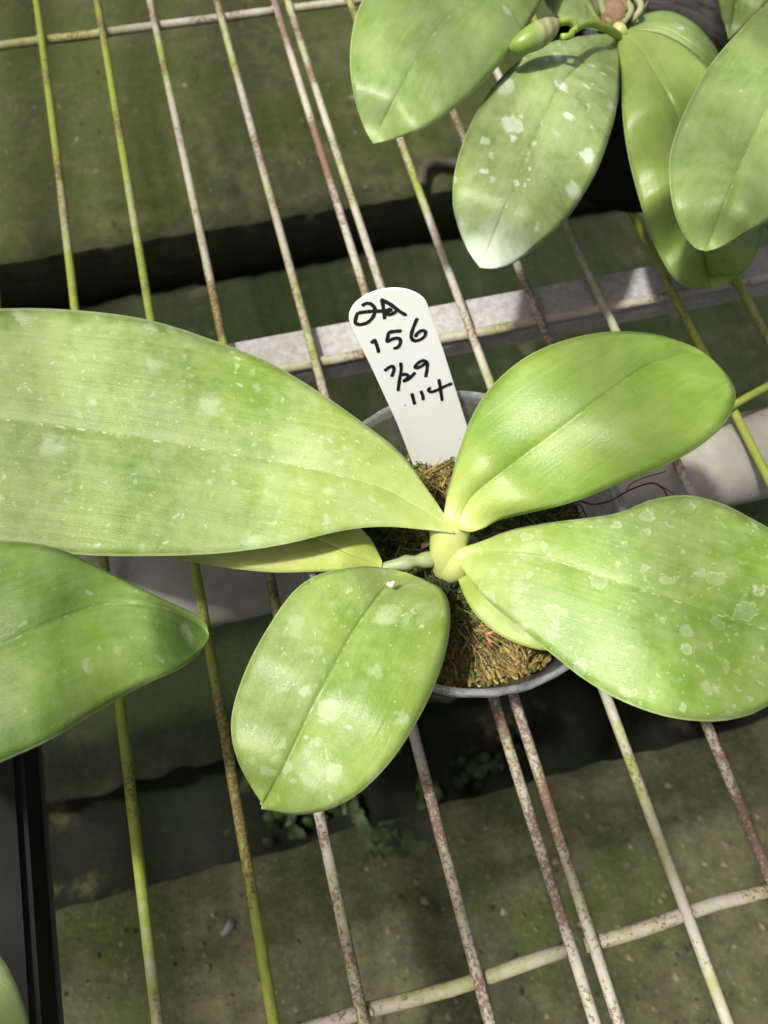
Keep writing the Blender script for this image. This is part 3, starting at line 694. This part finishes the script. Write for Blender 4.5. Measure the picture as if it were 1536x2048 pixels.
# ------------------------------------------------------------------ neighbour at the upper right
ub = at(1235, 66, .095)
up_ = thing('orchid_plant', (ub.x, ub.y, .06), 'orchid with a curled flower bud at the upper right', 'orchid', 'potted orchids')
leaf(up_, LM['far'],
     [(1130, -90), (1000, -160), (860, -140), (770, -60), (725, 0), (705, 60), (700, 130), (710, 200), (728, 255), (747, 287)],
     [(1135, -80), (1040, -75), (960, -20), (890, 42), (840, 110), (800, 180), (765, 245), (747, 287)],
     [(1140, -68), (1110, -30), (1085, 0), (1045, 70), (990, 140), (930, 200), (860, 250), (800, 275), (747, 287)],
     [(0, .10), (.4, .125), (.8, .115), (1, .10)], A=.0015, BL=.005, BR=.007, CL=-.006, CR=-.012, seed=9, wob=.003, label='leaf at the top with two bright glossy bands')
leaf(up_, LM['farw'],
     [(1222, 68), (1180, 70), (1100, 85), (1040, 120), (985, 175), (940, 250), (912, 330), (905, 400), (915, 450), (935, 500), (960, 535)],
     [(1230, 78), (1180, 112), (1125, 165), (1090, 230), (1060, 300), (1030, 370), (1000, 440), (960, 535)],
     [(1234, 85), (1240, 130), (1236, 200), (1220, 270), (1190, 350), (1140, 430), (1090, 480), (1030, 525), (990, 537), (960, 535)],
     [(0, .092), (.3, .112), (.7, .108), (1, .086)], A=.0016, BL=.004, BR=.005, CL=-.008, CR=-.011, seed=10, wob=.003, label='leaf with chalky white water marks and tip')
leaf(up_, LM['farp'],
     [(1234, 76), (1243, 150), (1245, 230), (1258, 320), (1285, 420), (1310, 490), (1340, 545), (1372, 573), (1425, 578)],
     [(1242, 66), (1275, 92), (1320, 160), (1355, 230), (1378, 330), (1398, 450), (1425, 578)],
     [(1250, 58), (1320, 66), (1380, 98), (1440, 160), (1490, 260), (1520, 380), (1530, 460), (1505, 525), (1465, 562), (1425, 578)],
     [(0, .094), (.25, .105), (.55, .085), (.8, .052), (1, .026)], A=.0016, BL=.004, BR=.006, CL=-.010, CR=-.010, seed=11, wob=.002, label='long leaf bending down to the wires')
leaf(up_, LM['far'],
     [(1670, -90), (1600, -50), (1536, 5), (1480, 60), (1420, 130), (1380, 200), (1350, 270), (1338, 330), (1345, 410), (1365, 465), (1390, 495), (1412, 502)],
     [(1685, -80), (1640, 20), (1580, 130), (1523, 240), (1479, 337), (1453, 400), (1428, 463), (1412, 502)],
     [(1695, -70), (1712, 30), (1702, 150), (1660, 280), (1600, 380), (1536, 440), (1480, 475), (1440, 495), (1412, 502)],
     [(0, .105), (.4, .138), (.8, .128), (1, .112)], A=.0014, BL=.005, BR=.006, CL=-.009, CR=-.010, seed=12, wob=.003, label='broad leaf at the right edge above the bent leaf')
leaf(up_, LM['far'],
     [(1240, 58), (1290, 28), (1340, 22), (1390, 45), (1425, 85), (1450, 130), (1470, 175)],
     [(1242, 62), (1320, 55), (1380, 85), (1430, 130), (1470, 175)],
     [(1244, 66), (1320, 85), (1390, 120), (1440, 160), (1470, 175)],
     [(0, .088), (.5, .092), (1, .075)], seed=13, A=.001, BL=.001, BR=.001, CL=-.006)
leaf(up_, LM['far'],
     [(1440, -150), (1428, -60), (1437, 0), (1446, 40), (1458, 78)],
     [(1490, -160), (1480, -60), (1470, 10), (1458, 78)],
     [(1560, -150), (1550, -60), (1520, 20), (1458, 78)],
     [(0, .10), (.5, .10), (1, .085)], seed=14)
leaf(up_, LM['far'],
     [(1208, 62), (1150, 52), (1110, 28), (1088, 0), (1075, -60), (1090, -140), (1120, -190)],
     [(1212, 58), (1180, 20), (1160, -30), (1140, -110), (1120, -190)],
     [(1214, 54), (1202, 0), (1192, -60), (1165, -140), (1120, -190)],
     [(0, .084), (.4, .088), (1, .08)], seed=15, A=.001, CL=-.004, CR=-.004)
tube('stem', curve_pts([at(1232, 40, .06), at(1232, 55, .08), at(1240, 64, .095)], 8), lambda t: .0062-.0026*t, STEM, up_, 16)
spk = plain('spike_green', (.22, .32, .05), .42, .45, .12, 150)
spike = tube('flower_spike', curve_pts([at(1236, 72, .095), at(1215, 58, .104), at(1180, 47, .112), at(1150, 58, .118), at(1140, 72, .121), at(1122, 74, .122)], 22), lambda t: .0022-.0007*t, spk, up_, 10)
tube('flower_stalk', curve_pts([at(1150, 64, .119), at(1149, 50, .121), at(1134, 42, .123), at(1106, 48, .124)], 16), .0017, spk, spike, 10)
bd = NT('bud_skin'); nu = bd.new('ShaderNodeNewGeometry').outputs['Position']
wv = bd.new('ShaderNodeTexWave', wave_type='BANDS', bands_direction='X'); bd.put(wv.inputs['Vector'], nu); wv.inputs['Scale'].default_value = 60; wv.inputs['Distortion'].default_value = 2.5; wv.inputs['Detail'].default_value = 2; wv.inputs['Detail Scale'].default_value = 3
bx0 = at(1030, 88, .124).x; bx1 = at(1110, 46, .124).x
sx = bd.new('ShaderNodeSeparateXYZ'); bd.put(sx.inputs[0], nu)
tt = bd.step(sx.outputs[0], bx0+(bx1-bx0)*.25, bx0+(bx1-bx0)*.6)
bc = bd.mix(bd.math('MULTIPLY', wv.outputs['Fac'], bd.math('MULTIPLY', tt, .7)), bd.mix(tt, (.16, .25, .04), (.30, .33, .15)), (.17, .12, .08))
BUD = bd.set(color=bc, rough=.38, spec=.5)
tube('flower_bud', curve_pts([at(1018, 97, .122), at(1045, 86, .124), at(1080, 68, .125), at(1114, 46, .124)], 24), lambda t:   .0001+.0060*(math.sin(math.pi*min(1, (t*.93+.02)))**.55)*(1-.12*t), BUD, spike, 20)
pc2 = at(1330, 95, .075)
black_pot((pc2.x, pc2.y), 'black plastic pot in shadow under the upper right orchid', .062, .048, .076)
o = tube('root_plug', curve_pts([at(1226, -10, .05), at(1226, 10, .078), at(1226, 42, .092)], 8), lambda t: .0085-.002*t, plain('coir', (.30, .19, .12), .9, .2, .3, 400, 0, .9), up_, 14)
for i, pts in enumerate(([(1250, 0, .09), (1262, 22, .094), (1246, 46, .092)], [(1268, -10, .09), (1282, 16, .095), (1262, 44, .09)], [(1196, -20, .088), (1206, 20, .093), (1222, 50, .09)])):
    tube('aerial_root', curve_pts([at(*p) for p in pts], 10), .0018, root_m, up_, 8)
fib = plain('dry_fibre', (.20, .14, .08), .8, .2, .3, 300)
for i in range(16):
    a = at(1228+rnd.uniform(-22, 26), 46+rnd.uniform(-8, 6), .091); b = at(1228+rnd.uniform(-55, 70), -30+rnd.uniform(-30, 30), .078)
    q = a.lerp(b, .5)+Vector((rnd.uniform(-.008, .008), rnd.uniform(-.006, .006), rnd.uniform(-.002, .009)))
    tube('dried_root', curve_pts([a, q, b], 9), rnd.uniform(.0004, .0009), fib, up_, 6)
# clear inner pot edge behind it
ic = at(1345, -40, .086)
ip = thing('plant_pot', (ic.x, ic.y, .06), 'clear plastic pot edge behind the upper right orchid', 'pot', 'plant pots')
lathe('pot_wall', [(.040, .02), (.046, .090), (.0452, .090), (.0392, .02)], (pc2.x, pc2.y+.006, 0), POT, ip, 48, True)

# ------------------------------------------------------------------ things on the floor
V = []; Fc = []
def weed_leaf(c, d, L, w):
    d = d.normalized(); s = d.cross(Vector((0, 0, 1))).normalized(); b = len(V)
    for i in range(5):
        t = i/4; ww = w*math.sin(math.pi*(.12+.86*t))**.8; q = c+d*L*t+Vector((0, 0, L*(.5*t-.6*t*t)))
        V.extend([q+s*ww, q+Vector((0, 0, -.1*w)), q-s*ww])
    for i in range(4):
        for k in range(2): Fc.append((b+i*3+k, b+i*3+k+1, b+i*3+k+4, b+i*3+k+3))
def weed(px, py, zg, n, size):
    c = at(px, py, zg)
    for i in range(n):
        a = rnd.uniform(0, 6.28); q = c+Vector((rnd.gauss(0, size*.5), rnd.gauss(0, size*.35), rnd.uniform(.0, size*.5)))
        weed_leaf(q, Vector((math.cos(a), math.sin(a), rnd.uniform(.1, .8))), rnd.uniform(.4, .9)*size, rnd.uniform(.16, .28)*size)
for px, py, k in ((590, 465, 16), (560, 490, 8), (470, 520, 6), (850, 430, 8), (560, 1600, 26), (610, 1640, 20), (650, 1590, 18), (720, 1620, 22), (860, 1590, 16), (900, 1540, 18), (960, 1520, 18), (1030, 1480, 6), (820, 1500, 10)):
    weed(px+rnd.uniform(-25, 25), py+rnd.uniform(-20, 20), GZ-.192, k//2+2, .022)
wm = NT('weed_leaf'); wp = wm.new('ShaderNodeNewGeometry').outputs['Random Per Island']
WEED = wm.set(color=wm.mix(wp, (.008, .020, .003), (.035, .062, .010)), rough=.55, spec=.3)
o = mesh_obj('weeds', V, Fc, WEED); props(o, 'small green weeds growing in the drain channel below', 'weeds', kind='stuff')
V = []; Fc = []
weed(785, 1690, GZ+.006, 26, .022)
o = mesh_obj('weed', V, Fc, WEED); props(o, 'single weed on the lower concrete slab at its channel edge', 'weed')
V = []; Fc = []
for i in range(900):
    px = rnd.uniform(-100, 1640); py = rnd.choice((rnd.uniform(-40, 470), rnd.uniform(1500, 2120)))
    c = at(px, py, GZ+.002)
    if .02 < c.y < .84: continue
    r = rnd.uniform(.0012, .0042)*rnd.uniform(.6, 1.3); n = rnd.randint(5, 7); b = len(V); ph = rnd.uniform(0, 6)
    V.append(c+Vector((0, 0, r*.6)))
    for k in range(n): V.append(c+Vector((math.cos(ph+6.283*k/n)*r*rnd.uniform(.6, 1.4), math.sin(ph+6.283*k/n)*r*rnd.uniform(.6, 1.2), -.003)))
    for k in range(n): Fc.append((b, b+1+k, b+1+(k+1) % n))
gm = NT('grit'); gp = gm.new('ShaderNodeNewGeometry').outputs['Random Per Island']
o = mesh_obj('grit', V, Fc, gm.set(color=gm.mix(gp, (.03, .03, .014), (.22, .20, .12)), rough=.9, spec=.2), None, False)
props(o, 'fine grit and crumbs scattered over the concrete slabs', 'grit', kind='stuff')
def flat_scrap(name, pts, z, mat, label, cat, curl=.006):
    Q = [at(x, y, z) for x, y in curve_pts([(x, y, 0) for x, y in pts], 24) for x, y in [(x, y)]] if False else [at(p.x, p.y, z) for p in curve_pts([(x, y, 0) for x, y in pts], 24)]
    c = sum(Q, Vector())/len(Q); Vv = [c+Vector((0, 0, curl))]+Q+[q-Vector((0, 0, .0012)) for q in Q]; n = len(Q); Ff = []
    for i in range(n-1):
        Ff.append((0, 1+i, 2+i)); Ff.append((1+i, 1+n+i, 2+n+i, 2+i))
    Ff.append(tuple(range(1+n, 1+2*n)))
    o = mesh_obj(name, Vv, Ff, mat); props(o, label, cat); return o
flat_scrap('fallen_leaf', [(222, 545), (245, 528), (275, 535), (300, 520), (312, 512), (306, 530), (280, 550), (250, 556), (222, 545)], GZ-.195, plain('dead_leaf', (.09, .040, .022), .7, .3, .3, 90), 'dead reddish brown leaf lying in the upper drain channel', 'leaf')
flat_scrap('petal_scrap', [(440, 1868), (452, 1850), (458, 1838), (468, 1846), (462, 1860), (448, 1872), (440, 1868)], GZ+.006, plain('pale_scrap', (.20, .19, .16), .7, .3, .2, 90), 'small pale scrap lying on the lower concrete slab', 'scrap')
o = tube('garden_hose', curve_pts([at(842, 372, GZ+.012), at(846, 340, GZ+.016), at(872, 322, GZ+.016), at(930, 330, GZ+.014), at(1010, 335, GZ+.012)], 24), .008, plain('old_hose', (.055, .048, .030), .5, .4, .3, 40), None, 14)
props(o, 'curved brown hose lying on the upper concrete slab', 'hose')
